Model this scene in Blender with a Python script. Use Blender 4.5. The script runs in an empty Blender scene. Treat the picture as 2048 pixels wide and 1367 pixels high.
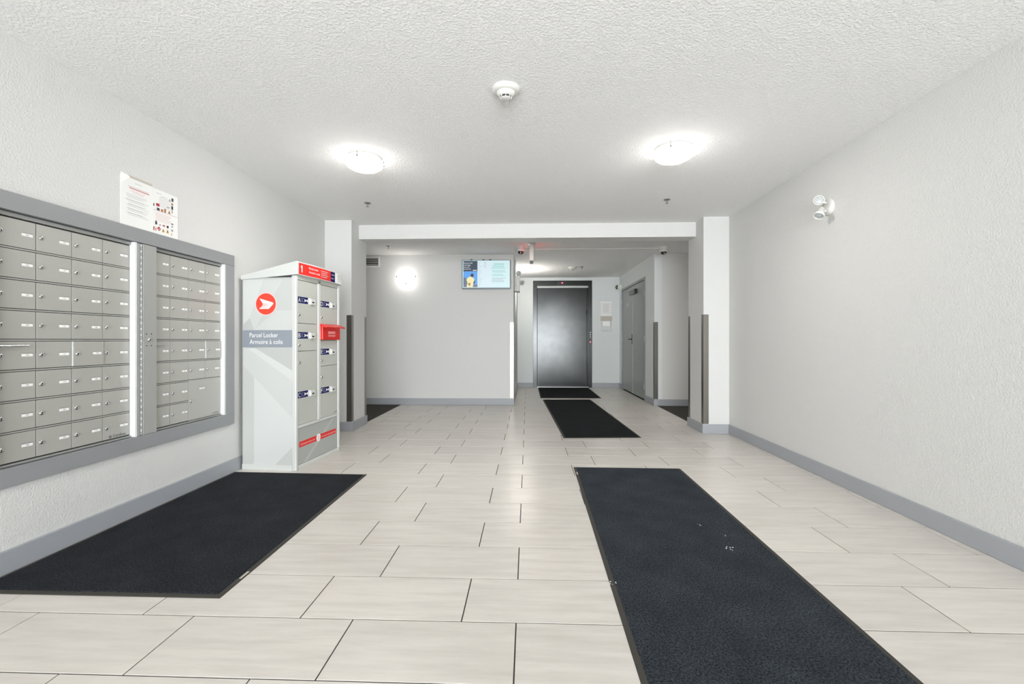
import bpy, bmesh, math, random
from mathutils import Vector, Matrix
random.seed(7)
S = bpy.context.scene
COL = S.collection
PI = math.pi

# ------------------------------------------------------------------ camera, world, daylight, exposure
cam_d = bpy.data.cameras.new('camera')
cam_d.sensor_width = 36.0
cam_d.sensor_fit = 'HORIZONTAL'
cam_d.lens = 905.0 * 36.0 / 2048.0
cam_d.shift_y = -3.8 / 2048.0
cam_d.clip_start = 0.05
cam = bpy.data.objects.new('camera', cam_d)
cam.location = (0, 0, 1.0433)
cam.rotation_euler = (PI / 2, 0, 0.035)
COL.objects.link(cam)
S.camera = cam

world = bpy.data.worlds.new('world')
S.world = world
world.use_nodes = True
bg = world.node_tree.nodes['Background']
bg.inputs[0].default_value = (0.80, 0.90, 1.0, 1)
bg.inputs[1].default_value = 1.0

def area(name, loc, rot, sx, sy, power, color):
    d = bpy.data.lights.new(name, 'AREA')
    d.shape = 'RECTANGLE'
    d.size, d.size_y = sx, sy
    d.energy = power
    d.color = color
    o = bpy.data.objects.new(name, d)
    o.location, o.rotation_euler = loc, rot
    COL.objects.link(o)
    return o
# daylight through the glazed entrance behind the camera
area('entrance_daylight', (0.3, -8.6, 0.9), (PI / 2, 0, 0), 8.0, 4.6, 2600, (0.94, 0.975, 1.0))
sun_d = bpy.data.lights.new('sun', 'SUN'); sun_d.energy = 23.0; sun_d.angle = 0.01; sun_d.color = (1.0, 0.98, 0.955)
sun = bpy.data.objects.new('sun', sun_d); sun.rotation_euler = (math.radians(42), 0, math.radians(6)); COL.objects.link(sun)
# lamps added out of view in the two side corridors to brighten the hall
area('left_corridor_fill', (-4.6, 6.4, 2.38), (0, 0, 0), 0.5, 0.5, 14, (1.0, 0.96, 0.9))
area('right_corridor_fill', (4.6, 6.4, 2.38), (0, 0, 0), 0.5, 0.5, 30, (1.0, 0.96, 0.9))

vs = S.view_settings
vs.view_transform = 'Standard'
vs.look = 'None'
vs.gamma = 1.0
vs.exposure = 0.11
vs.use_curve_mapping = False

# ------------------------------------------------------------------ materials
MATS = {}
def lin(c):
    c = c / 255.0
    return c / 12.92 if c <= 0.04045 else ((c + 0.055) / 1.055) ** 2.4
def rgb(r, g, b):
    return (lin(r), lin(g), lin(b), 1)

def mat(name, col, rough=0.5, metal=0.0, bump=None, var=None, emit=0.0, spec=0.5, stretch=(1, 1, 1)):
    """bump = (scale, strength, distance, detail); var = (scale, amount)"""
    m = bpy.data.materials.new(name)
    m.use_nodes = True
    nt = m.node_tree
    b = nt.nodes['Principled BSDF']
    b.inputs['Base Color'].default_value = col
    b.inputs['Roughness'].default_value = rough
    b.inputs['Metallic'].default_value = metal
    b.inputs['Specular IOR Level'].default_value = spec
    if emit:
        b.inputs['Emission Color'].default_value = col
        b.inputs['Emission Strength'].default_value = emit
    if bump or var:
        tc = nt.nodes.new('ShaderNodeTexCoord')
        mp = nt.nodes.new('ShaderNodeMapping')
        mp.inputs['Scale'].default_value = stretch
        nt.links.new(tc.outputs['Object'], mp.inputs['Vector'])
    if var:
        n = nt.nodes.new('ShaderNodeTexNoise')
        n.inputs['Scale'].default_value = var[0]
        n.inputs['Detail'].default_value = 5
        nt.links.new(mp.outputs[0], n.inputs['Vector'])
        r = nt.nodes.new('ShaderNodeMapRange')
        r.inputs['From Min'].default_value = 0.25
        r.inputs['From Max'].default_value = 0.75
        r.inputs['To Min'].default_value = 1 - var[1]
        r.inputs['To Max'].default_value = 1 + var[1]
        nt.links.new(n.outputs['Fac'], r.inputs['Value'])
        mx = nt.nodes.new('ShaderNodeVectorMath')
        mx.operation = 'SCALE'
        mx.inputs[0].default_value = col[:3]
        nt.links.new(r.outputs[0], mx.inputs['Scale'])
        nt.links.new(mx.outputs[0], b.inputs['Base Color'])
    if bump:
        n = nt.nodes.new('ShaderNodeTexNoise')
        n.inputs['Scale'].default_value = bump[0]
        n.inputs['Detail'].default_value = bump[3] if len(bump) > 3 else 2
        nt.links.new(mp.outputs[0], n.inputs['Vector'])
        bp = nt.nodes.new('ShaderNodeBump')
        bp.inputs['Strength'].default_value = bump[1]
        bp.inputs['Distance'].default_value = bump[2]
        nt.links.new(n.outputs['Fac'], bp.inputs['Height'])
        nt.links.new(bp.outputs[0], b.inputs['Normal'])
    MATS[name] = m
    return m

WALL = mat('wall_paint', rgb(212, 212, 210), 0.6, bump=(105, 0.55, 0.005, 3))
WALLG = mat('corridor_wall_paint', rgb(217, 221, 221), 0.6, bump=(105, 0.55, 0.005, 3))
CASING = mat('casing_paint', rgb(142, 144, 146), 0.45, bump=(60, 0.1, 0.002, 2))
TRIM = mat('grey_trim_paint', rgb(158, 161, 166), 0.45, bump=(60, 0.1, 0.002, 2))
ALU = mat('anodised_aluminium', rgb(178, 178, 172), 0.45, 0.25, bump=(300, 0.05, 0.001, 2))
FLANGE = mat('lit_aluminium_edge', rgb(226, 228, 228), 0.4, 0.1)  # paler aluminium: light on the camera-facing edges is put into the colour
ALUD = mat('aluminium_panel', rgb(172, 173, 170), 0.4, 0.3)
DARK = mat('dark_gap', rgb(40, 40, 40), 0.7)
CHROME = mat('chrome', rgb(215, 215, 215), 0.18, 1.0)
KEY = mat('keyway', rgb(30, 30, 28), 0.6)
STEEL = mat('brushed_stainless_steel', rgb(150, 152, 150), 0.32, 1.0, var=(3, 0.06), stretch=(30, 30, 1))
GUARDM = mat('guard_steel', rgb(138, 134, 128), 0.3, 1.0, var=(3, 0.06), stretch=(30, 30, 1))
STEELD = mat('elevator_steel', rgb(62, 63, 63), 0.20, 1.0, bump=(7, 0.02, 0.004, 2), var=(5, 0.10))
WHITEP = mat('white_plastic', rgb(216, 216, 211), 0.4)
VENTW = mat('vent_enamel', rgb(238, 238, 236), 0.35)
OFFWHITE = mat('offwhite_plastic', rgb(222, 222, 214), 0.45)
PAPER = mat('paper', rgb(236, 236, 234), 0.8)
PAPER2 = mat('glossy_tape', rgb(244, 242, 232), 0.25)
BLACKP = mat('black_plastic', rgb(24, 24, 25), 0.25)
INK = mat('print_dark', rgb(60, 60, 64), 0.8)
INKG = mat('print_grey', rgb(165, 165, 168), 0.8)
INKR = mat('print_red', rgb(206, 128, 130), 0.8)
INKBR = mat('print_brown', rgb(170, 120, 85), 0.8)
INKY = mat('print_yellow', rgb(205, 170, 80), 0.8)
INKMR = mat('print_crimson', rgb(175, 50, 70), 0.8)
RED = mat('red_print', rgb(226, 42, 34), 0.4)
REDORANGE = mat('red_orange_print', rgb(232, 66, 48), 0.45)
REDP = mat('red_plastic', rgb(222, 36, 30), 0.3)
NAVY = mat('navy_print', rgb(18, 20, 84), 0.7, spec=0.2)
WHITEINK = mat('white_print', rgb(245, 244, 242), 0.5)
PINKINK = mat('pale_pink_print', rgb(248, 200, 196), 0.5)
LOCKW = mat('locker_white_enamel', rgb(205, 207, 204), 0.35)
LOCKG = mat('locker_grey_enamel', rgb(186, 188, 181), 0.4)
LOCKP = mat('locker_panel_grey', rgb(168, 172, 168), 0.4)
S1 = mat('side_print_light', rgb(198, 200, 198), 0.45)
S2 = mat('side_print_mid', rgb(184, 186, 184), 0.45)
S3 = mat('side_print_pale', rgb(205, 207, 205), 0.45)
S4 = mat('side_print_dusk', rgb(191, 193, 190), 0.45)
BAND = mat('blue_grey_print', rgb(140, 147, 155), 0.45)
RUBBER = mat('mat_rubber_border', rgb(50, 48, 42), 0.7)
DOORP = mat('grey_door_paint', rgb(136, 141, 139), 0.3)
CARPET = mat('brown_carpet', rgb(58, 54, 50), 0.95, bump=(180, 0.8, 0.01, 2), var=(16, 0.35), stretch=(1, 3, 1))
GROUT = mat('grout', rgb(58, 57, 56), 0.95, spec=0.1)
GLASSW = mat('frosted_lamp_glass', (1.0, 0.975, 0.94, 1), 0.3, emit=76.0)
GLASSD = mat('frosted_lamp_rim', (1.0, 0.97, 0.93, 1), 0.3, emit=4.0)
SCGLASS = mat('frosted_sconce_glass', (1.0, 0.965, 0.91, 1), 0.3, emit=2.6)
TVBZ = mat('tv_bezel', rgb(96, 108, 112), 0.35, 0.4)
LEDR = mat('red_led', (1.0, 0.08, 0.16, 1), 0.4, emit=2.5)
EXITR = mat('exit_red', (1.0, 0.05, 0.05, 1), 0.4, emit=5.0)
CLEAR = mat('lamp_lens', rgb(176, 182, 186), 0.15, 0.0)
TAN = mat('taped_card', rgb(190, 184, 172), 0.7)

def screen(name, c):
    m = mat(name, rgb(*c), 0.3, emit=0.9)
    m.node_tree.nodes['Principled BSDF'].inputs['Base Color'].default_value = (0.01, 0.01, 0.012, 1)
    return m
SC_BASE = screen('screen_pale', (208, 234, 238))
SC_LIST = screen('screen_list', (214, 232, 240))
SC_NAVY = screen('screen_navy', (52, 66, 84))
SC_SKY = screen('screen_sky', (86, 160, 236))
SC_SKIN = screen('screen_dark', (40, 36, 38))
SC_SHIRT = screen('screen_shirt', (240, 228, 170))
SC_TEAL = screen('screen_teal', (150, 208, 204))
SC_GREY = screen('screen_grey', (176, 196, 202))
SC_HILL = screen('screen_hill', (96, 112, 132))
SC_WHITE = screen('screen_white', (245, 250, 252))
SC_TAN = screen('screen_tan', (170, 130, 92))

def make_ceiling_mat():
    m = bpy.data.materials.new('popcorn_ceiling')
    m.use_nodes = True
    nt = m.node_tree
    b = nt.nodes['Principled BSDF']
    b.inputs['Roughness'].default_value = 0.9
    b.inputs['Specular IOR Level'].default_value = 0.1
    tc = nt.nodes.new('ShaderNodeTexCoord')
    v = nt.nodes.new('ShaderNodeTexNoise'); v.inputs['Scale'].default_value = 78; v.inputs['Detail'].default_value = 4; v.inputs['Roughness'].default_value = 0.62
    nt.links.new(tc.outputs['Object'], v.inputs['Vector'])
    r = nt.nodes.new('ShaderNodeValToRGB')
    r.color_ramp.elements[0].position = 0.42
    r.color_ramp.elements[1].position = 0.66
    nt.links.new(v.outputs['Fac'], r.inputs['Fac'])
    bp = nt.nodes.new('ShaderNodeBump')
    bp.inputs['Strength'].default_value = 0.55
    bp.inputs['Distance'].default_value = 0.012
    nt.links.new(r.outputs['Color'], bp.inputs['Height'])
    nt.links.new(bp.outputs[0], b.inputs['Normal'])
    b.inputs['Base Color'].default_value = rgb(249, 249, 248)
    return m
POP = make_ceiling_mat()

def make_tile_mat():
    m = bpy.data.materials.new('travertine_look_tile')
    m.use_nodes = True
    nt = m.node_tree
    b = nt.nodes['Principled BSDF']
    b.inputs['Roughness'].default_value = 0.3
    b.inputs['Specular IOR Level'].default_value = 0.45
    tc = nt.nodes.new('ShaderNodeTexCoord')
    oi = nt.nodes.new('ShaderNodeObjectInfo')
    sc = nt.nodes.new('ShaderNodeMath'); sc.operation = 'MULTIPLY'; sc.inputs[1].default_value = 57.0
    nt.links.new(oi.outputs['Random'], sc.inputs[0])
    ad = nt.nodes.new('ShaderNodeVectorMath'); ad.operation = 'ADD'
    nt.links.new(tc.outputs['Object'], ad.inputs[0])
    nt.links.new(sc.outputs[0], ad.inputs[1])
    mp = nt.nodes.new('ShaderNodeMapping'); mp.inputs['Scale'].default_value = (1.1, 9.0, 1.0)
    nt.links.new(ad.outputs[0], mp.inputs['Vector'])
    n = nt.nodes.new('ShaderNodeTexNoise'); n.inputs['Scale'].default_value = 2.6; n.inputs['Detail'].default_value = 8; n.inputs['Roughness'].default_value = 0.62
    nt.links.new(mp.outputs[0], n.inputs['Vector'])
    r = nt.nodes.new('ShaderNodeValToRGB')
    e = r.color_ramp.elements
    e[0].position, e[0].color = 0.28, rgb(197, 191, 184)
    e[1].position, e[1].color = 0.62, rgb(213, 208, 201)
    nt.links.new(n.outputs['Fac'], r.inputs['Fac'])
    hv = nt.nodes.new('ShaderNodeMapRange'); hv.inputs['To Min'].default_value = 0.955; hv.inputs['To Max'].default_value = 1.03
    nt.links.new(oi.outputs['Random'], hv.inputs['Value'])
    mx = nt.nodes.new('ShaderNodeVectorMath'); mx.operation = 'SCALE'
    nt.links.new(r.outputs['Color'], mx.inputs[0])
    nt.links.new(hv.outputs[0], mx.inputs['Scale'])
    nt.links.new(mx.outputs[0], b.inputs['Base Color'])
    bp = nt.nodes.new('ShaderNodeBump'); bp.inputs['Strength'].default_value = 0.04; bp.inputs['Distance'].default_value = 0.002
    nt.links.new(n.outputs['Fac'], bp.inputs['Height'])
    nt.links.new(bp.outputs[0], b.inputs['Normal'])
    return m
TILE = make_tile_mat()

def make_pile_mat(name, c0, c1):
    m = bpy.data.materials.new(name)
    m.use_nodes = True
    nt = m.node_tree
    b = nt.nodes['Principled BSDF']
    b.inputs['Roughness'].default_value = 0.95
    b.inputs['Specular IOR Level'].default_value = 0.15
    tc = nt.nodes.new('ShaderNodeTexCoord')
    n = nt.nodes.new('ShaderNodeTexNoise'); n.inputs['Scale'].default_value = 135; n.inputs['Detail'].default_value = 3; n.inputs['Roughness'].default_value = 0.7
    nt.links.new(tc.outputs['Object'], n.inputs['Vector'])
    n2 = nt.nodes.new('ShaderNodeTexNoise'); n2.inputs['Scale'].default_value = 5; n2.inputs['Detail'].default_value = 4
    nt.links.new(tc.outputs['Object'], n2.inputs['Vector'])
    r = nt.nodes.new('ShaderNodeValToRGB')
    e = r.color_ramp.elements
    e[0].position, e[0].color = 0.32, c0
    e[1].position, e[1].color = 0.72, c1
    nt.links.new(n.outputs['Fac'], r.inputs['Fac'])
    hv = nt.nodes.new('ShaderNodeMapRange'); hv.inputs['From Min'].default_value = 0.3; hv.inputs['From Max'].default_value = 0.7
    hv.inputs['To Min'].default_value = 0.78; hv.inputs['To Max'].default_value = 1.2
    nt.links.new(n2.outputs['Fac'], hv.inputs['Value'])
    mx = nt.nodes.new('ShaderNodeVectorMath'); mx.operation = 'SCALE'
    nt.links.new(r.outputs['Color'], mx.inputs[0]); nt.links.new(hv.outputs[0], mx.inputs['Scale'])
    nt.links.new(mx.outputs[0], b.inputs['Base Color'])
    bp = nt.nodes.new('ShaderNodeBump'); bp.inputs['Strength'].default_value = 0.9; bp.inputs['Distance'].default_value = 0.006
    nt.links.new(n.outputs['Fac'], bp.inputs['Height'])
    nt.links.new(bp.outputs[0], b.inputs['Normal'])
    return m
PILE = make_pile_mat('mat_carpet_pile', rgb(9, 10, 12), rgb(70, 77, 85))
PILEL = make_pile_mat('mat_charcoal_pile', rgb(8, 9, 10), rgb(54, 58, 64))
PILEB = make_pile_mat('mat_black_pile', rgb(10, 11, 12), rgb(40, 43, 46))

# ------------------------------------------------------------------ mesh helpers
class MB:
    """collects shapes into ONE mesh"""
    def __init__(self):
        self.v, self.f, self.m, self.s, self.mats = [], [], [], [], []
    def mi(self, m):
        if m not in self.mats:
            self.mats.append(m)
        return self.mats.index(m)
    def add(self, vs, fs, m, smooth=False):
        o = len(self.v); k = self.mi(m)
        self.v += [tuple(p) for p in vs]
        for f in fs:
            self.f.append([i + o for i in f]); self.m.append(k); self.s.append(smooth)
        return self
    def box(self, a, b, m, c=0.0):
        x0, y0, z0 = (min(a[i], b[i]) for i in range(3)); x1, y1, z1 = (max(a[i], b[i]) for i in range(3))
        if c <= 0:
            vs = [(x0,y0,z0),(x1,y0,z0),(x1,y1,z0),(x0,y1,z0),(x0,y0,z1),(x1,y0,z1),(x1,y1,z1),(x0,y1,z1)]
            return self.add(vs, [(0,3,2,1),(4,5,6,7),(0,1,5,4),(1,2,6,5),(2,3,7,6),(3,0,4,7)], m)
        bm = bmesh.new()
        bmesh.ops.create_cube(bm, size=1)
        bmesh.ops.scale(bm, vec=(x1-x0, y1-y0, z1-z0), verts=bm.verts)
        bmesh.ops.translate(bm, vec=((x0+x1)/2, (y0+y1)/2, (z0+z1)/2), verts=bm.verts)
        bmesh.ops.bevel(bm, geom=bm.edges[:], offset=c, segments=2, profile=0.5, affect='EDGES', clamp_overlap=True)
        bm.verts.index_update()
        self.add([v.co.copy() for v in bm.verts], [[v.index for v in f.verts] for f in bm.faces], m)
        bm.free()
        return self
    def quad(self, pts, m):
        return self.add(pts, [tuple(range(len(pts)))], m)
    def prism(self, pts, d, m):
        """polygon pts (3D) extruded by vector d"""
        n = len(pts); d = Vector(d)
        P = [Vector(p) for p in pts]
        vs = P + [p + d for p in P]
        fs = [tuple(range(n))[::-1], tuple(range(n, 2*n))] + [(i, (i+1) % n, n+(i+1) % n, n+i) for i in range(n)]
        return self.add(vs, fs, m)
    def lathe(self, prof, m, org=(0,0,0), axis='Z', seg=24, a0=0.0, a1=2*PI, cap=True):
        """prof = [(r, h)...] turned about axis"""
        full = abs((a1-a0) - 2*PI) < 1e-6
        n = seg if full else seg + 1
        R = frame(axis)
        vs, fs = [], []
        for r, h in prof:
            for i in range(n):
                t = a0 + (a1-a0) * i / seg
                vs.append(Vector(org) + R @ Vector((r*math.cos(t), r*math.sin(t), h)))
        for j in range(len(prof)-1):
            for i in range(seg):
                k = (i+1) % n
                fs.append((j*n+i, j*n+k, (j+1)*n+k, (j+1)*n+i))
        self.add(vs, fs, m, True)
        if cap and full:
            for j, rev in ((0, True), (len(prof)-1, False)):
                if prof[j][0] > 1e-5:
                    idx = [vs[j*n+i] for i in range(n)]
                    self.add(idx, [tuple(range(n))[::-1] if rev else tuple(range(n))], m)
        return self
    def cyl(self, a, b, r, m, r2=None, seg=16):
        a, b = Vector(a), Vector(b)
        return self.lathe([(r, 0), (r2 if r2 is not None else r, (b-a).length)], m, a, (b-a), seg)
    def text(self, s, org, ux, uy, w=None, h=None, m=None, lift=0.0004, align='LEFT'):
        """flat lettering: starts at org, runs along ux, up along uy; fitted to width w or cap height h"""
        vs, fs, wd, hi = glyphs(s)
        ux, uy = Vector(ux).normalized(), Vector(uy).normalized()
        nz = ux.cross(uy)
        sy = h / 0.7 if h else w / wd
        sx = w / wd if w else sy
        ox = 0 if align == 'LEFT' else -wd / 2
        P = [Vector(org) + ux*((x+ox)*sx) + uy*(y*sy) + nz*lift for x, y in vs]
        return self.add(P, fs, m)
    def build(self, name, parent=None, bevel=0.0, loc=None):
        me = bpy.data.meshes.new(name)
        me.from_pydata([tuple(p) for p in self.v], [], self.f)
        for m in self.mats:
            me.materials.append(m)
        me.polygons.foreach_set('material_index', self.m)
        me.polygons.foreach_set('use_smooth', self.s)
        me.update()
        o = bpy.data.objects.new(name, me)
        COL.objects.link(o)
        if parent is not None:
            o.parent = parent
        if loc is not None:
            o.location = loc
        if bevel:
            b = o.modifiers.new('bevel', 'BEVEL'); b.width = bevel; b.segments = 2; b.limit_method = 'ANGLE'
        return o

def frame(axis):
    if isinstance(axis, str):
        axis = {'X': (1,0,0), 'Y': (0,1,0), 'Z': (0,0,1)}[axis]
    return Vector(axis).normalized().to_track_quat('Z', 'Y').to_matrix()

_G = {}
def glyphs(s):
    if s in _G:
        return _G[s]
    c = bpy.data.curves.new('lettering', 'FONT')
    c.body = s; c.size = 1.0; c.resolution_u = 3
    o = bpy.data.objects.new('lettering', c)
    COL.objects.link(o)
    dg = bpy.context.evaluated_depsgraph_get()
    me = o.evaluated_get(dg).to_mesh()
    vs = [(v.co.x, v.co.y) for v in me.vertices]
    fs = [tuple(p.vertices) for p in me.polygons]
    # normals must face +Z
    if me.polygons and me.polygons[0].normal.z < 0:
        fs = [f[::-1] for f in fs]
    o.evaluated_get(dg).to_mesh_clear()
    bpy.data.objects.remove(o); bpy.data.curves.remove(c)
    x0 = min(v[0] for v in vs); x1 = max(v[0] for v in vs); y1 = max(v[1] for v in vs)
    vs = [(x - x0, y) for x, y in vs]
    _G[s] = (vs, fs, x1 - x0, y1)
    return _G[s]

def tag(o, label, cat, group=None):
    o['label'] = label; o['category'] = cat
    if group:
        o['group'] = group
    return o
def thing(name, label, cat, loc=(0,0,0), rz=0.0, group=None):
    o = bpy.data.objects.new(name, None)
    o.empty_display_size = 0.05
    o.location = loc; o.rotation_euler = (0, 0, rz)
    COL.objects.link(o)
    return tag(o, label, cat, group)
def struct(o):
    o['kind'] = 'structure'
    return o
def dup(o, parent=None, loc=None):
    c = o.copy(); COL.objects.link(c)
    if parent is not None: c.parent = parent
    if loc is not None: c.location = loc
    return c
def dup_tree(o, loc=None, label=None, parent=None):
    c = dup(o, parent, loc)
    if label: c['label'] = label
    for ch in list(o.children):
        dup_tree(ch, None, None, c)
    return c

# ------------------------------------------------------------------ room dimensions (metres)
XL, XR = -2.335, 2.244           # side walls of the lobby
ZC = 2.42
YF = -4.4                        # glazed entrance wall behind the camera
YP0, YP1 = 5.129, 5.60           # pillars
PLX, PRX = -2.024, 1.962
YT = 7.262                       # back wall with the television
XT = -0.23                       # its outer corner / left wall of elevator corridor
XC = 2.009                       # right wall of elevator corridor
YE = 10.0                        # elevator wall
T = 0.12

# ---- shell
struct(MB().box((-6.2, YF-T, -0.12), (6.2, YE+0.4, -0.0022), GROUT).build('floor'))
floor = bpy.data.objects['floor']
struct(MB().box((-6.2, YF-T, ZC), (6.2, YE+0.4, ZC+0.1), POP).build('ceiling'))
def wall(name, a, b, m=WALL):
    return struct(MB().box(a, b, m).build(name))
FZ = -0.0022
# left wall has a recess for the mailboxes: four pieces in one mesh
MY0, MY1, MZ0, MZ1 = 1.86, 3.43, 0.455, 1.64
wl = MB()
wl.box((XL-T, YF, FZ), (XL, YP0+.2, MZ0), WALL).box((XL-T, YF, MZ1), (XL, YP0+.2, ZC), WALL)
wl.box((XL-T, YF, MZ0), (XL, MY0, MZ1), WALL).box((XL-T, MY1, MZ0), (XL, YP0+.2, MZ1), WALL)
struct(wl.build('wall_left'))
wall('wall_right', (XR, YF, FZ), (XR+T, YP0+.2, ZC))
struct(MB().box((XL-T, YP0, FZ), (PLX, YP1, ZC), WALL).build('pillar_left'))
struct(MB().box((PRX, YP0, FZ), (XR+T, YP1, ZC), WALL).build('pillar_right'))
struct(MB().box((PLX, 5.36, 2.252), (PRX, 5.59, ZC), WALL).build('ceiling_beam'))
wall('wall_back', (-6.2, YT, FZ), (XT, YT+0.10, ZC))
wall('wall_corridor_left', (XT-T, YT+0.10, FZ), (XT, YE, ZC), WALLG)
wall('wall_back_right', (XC+T, YT, FZ), (6.2, YT+T, ZC))
# right corridor wall, with the opening for the double door
DY0, DY1, DZ = 7.80, 9.73, 2.13
w = MB().box((XC, YT, FZ), (XC+T, DY0, ZC), WALLG).box((XC, DY1, FZ), (XC+T, YE, ZC), WALLG).box((XC, DY0, DZ), (XC+T, DY1, ZC), WALLG)
struct(w.build('wall_corridor_right'))
# elevator wall with the opening
EX0, EX1, EZ = 0.114, 1.409, 2.352
w = MB().box((XT-T, YE, FZ), (EX0, YE+T, ZC), WALLG).box((EX1, YE, FZ), (XC+T, YE+T, ZC), WALLG).box((EX0, YE, EZ), (EX1, YE+T, ZC), WALLG)
struct(w.build('wall_end'))
# side corridors close off beyond view
wall('wall_side_left', (-6.2, YP1-0.4, FZ), (-6.1, YT, ZC)); wall('wall_side_right', (6.1, YP1-0.4, FZ), (6.2, YT, ZC))
wall('wall_near_left', (-6.1, YP1-T, FZ), (XL-T, YP1, ZC)); wall('wall_near_right', (XR+T, YP1-T, FZ), (6.1, YP1, ZC))
# entrance wall behind the camera with a glazed opening
w = MB().box((XL-T, YF-T, FZ), (-1.6, YF, ZC), WALL).box((2.07, YF-T, FZ), (XR+T, YF, ZC), WALL).box((-1.6, YF-T, 2.32), (2.07, YF, ZC), WALL)
struct(w.build('wall_front'))
w = MB()
for x in (-1.6, -0.4, 0.82, 2.03):
    w.box((x, YF-0.09, FZ), (x+0.04, YF-0.03, 2.32), TRIM)
w.box((-1.6, YF-0.09, 2.27), (2.07, YF-0.03, 2.32), TRIM).box((-1.6, YF-0.09, FZ), (2.07, YF-0.03, 0.09), TRIM)
struct(w.build('window_1'))

# ---- baseboards
BH = 0.105
def bb(name, segs):
    m = MB()
    for a, b in segs:
        m.box((a[0], a[1], 0.0), (b[0], b[1], BH), TRIM, 0.004)
    return struct(m.build(name))
t = 0.013
bb('baseboard_left', [((XL, YF), (XL+t, YP0-t))])
bb('baseboard_right', [((XR-t, YF), (XR, YP0-t))])
bb('baseboard_pillar_left', [((XL, YP0-t), (PLX+t, YP0)), ((PLX, YP0), (PLX+t, YP1+t))])
bb('baseboard_pillar_right', [((PRX-t, YP0-t), (XR, YP0)), ((PRX-t, YP0), (PRX, YP1+t))])
bb('baseboard_back', [((-6.1, YT-t), (XT+t, YT)), ((XT, YT), (XT+t, YE-t))])
bb('baseboard_back_right', [((XC-t, YT-t), (6.1, YT)), ((XC-t, YT), (XC, DY0))])
bb('baseboard_end', [((XT+t, YE-t), (EX0, YE)), ((EX1, YE-t), (XC-t, YE)), ((XC-t, DY1), (XC, YE-t))])

# ---- floor tiles: every tile an object, child of the floor
TX, TY, GAP = 0.6096, 0.3048, 0.0045
JX, JY = -0.0434, 1.6716
regions = [(XL, -1.068, XR, YP0), (PLX, YP0, PRX, YP1), (PLX-0.022, YP1, XC+0.04, YT), (XT, YT, XC, YE)]
def tile_mesh(w, d):
    c = 0.0012
    b = MB()
    x, y = w/2, d/2
    vs = [(-x,-y,-.009),(x,-y,-.009),(x,y,-.009),(-x,y,-.009), (-x,-y,-c),(x,-y,-c),(x,y,-c),(-x,y,-c), (-x+c,-y+c,0),(x-c,-y+c,0),(x-c,y-c,0),(-x+c,y-c,0)]
    fs = [(0,1,5,4),(1,2,6,5),(2,3,7,6),(3,0,4,7),(4,5,9,8),(5,6,10,9),(6,7,11,10),(7,4,8,11),(8,9,10,11)]
    b.add(vs, fs, TILE)
    return b
protos = {}
for (x0, y0, x1, y1) in regions:
    k0 = math.floor((y0 - JY) / TY) - 1
    for k in range(k0, k0 + 40):
        ya, yb = JY + k*TY + GAP/2, JY + (k+1)*TY - GAP/2
        ya, yb = max(ya, y0), min(yb, y1)
        if yb - ya < 0.012: continue
        off = 0 if k % 2 else -TX/3
        i0 = math.floor((x0 - JX - off) / TX) - 1
        for i in range(i0, i0 + 14):
            xa, xb = JX + off + i*TX + GAP/2, JX + off + (i+1)*TX - GAP/2
            xa, xb = max(xa, x0), min(xb, x1)
            if xb - xa < 0.012: continue
            key = (round(xb-xa, 3), round(yb-ya, 3))
            lo = ((xa+xb)/2, (ya+yb)/2, 0)
            if key not in protos:
                o = tile_mesh(xb-xa, yb-ya).build('tile', floor, loc=lo); protos[key] = o
            else:
                dup(protos[key], floor, lo)
struct(MB().box((XL, YF, -0.0022), (XR, -1.07, 0), TILE).build('floor_entry'))
# side corridor carpets, flush with the tiles
struct(MB().box((-6.1, YP1, -0.0022), (PLX-0.024, YT, -0.001), CARPET).build('floor_carpet_left'))
struct(MB().box((XC+0.042, YP1, -0.0022), (6.1, YT, -0.001), CARPET).build('floor_carpet_right'))

# ------------------------------------------------------------------ mailboxes
# casing around the recess
c = MB()
FO = (1.79, 3.495, 0.386, 1.708)   # outer y0,y1,z0,z1
FI = (1.88, 3.395, 0.470, 1.626)
xf0, xf1 = XL, XL+0.02
c.box((xf0, FO[0], FI[3]), (xf1, FO[1], FO[3]), CASING, .002).box((xf0, FO[0], FO[2]), (xf1, FO[1], FI[2]), CASING, .002)
c.box((xf0, FO[0], FI[2]), (xf1, FI[0], FI[3]), CASING, .002).box((xf0, FI[1], FI[2]), (xf1, FO[1], FI[3]), CASING, .002)
struct(c.build('trim_1'))

DXP = -2.358                       # plane of the little doors
PIT = 0.1408                       # row pitch
ZT = 1.606                         # top of first row
def door_mesh(w, h):
    return MB().box((0, 0.0018, 0.0062), (0.004, w-0.0018, h-0.0062), ALU, 0.0008)
def lock_mesh():
    return MB().lathe([(0.0105, 0), (0.0105, 0.004), (0.0085, 0.0065), (0.004, 0.0065)], CHROME, (0.004, 0, 0), 'X', 16).box((0.0085, -0.0012, -0.005), (0.0112, 0.0012, 0.005), KEY)
def plate_mesh(num):
    p = MB().box((0.004, 0, -0.0068), (0.0052, 0.047, 0.0068), WHITEINK).box((0.004, -0.001, 0.0066), (0.0056, 0.048, 0.0082), DARK)
    p.text(num, (0.0052, 0.0235, -0.0032), (0, 1, 0), (0, 0, 1), h=0.0065, m=INK, align='C')
    return p
PW = 0.170
proto_door = door_mesh(PW, PIT).build('mailbox_door')
proto_lock = lock_mesh().build('cylinder_lock', proto_door, loc=(0, 0.022, PIT/2))
used = [False]
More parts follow.
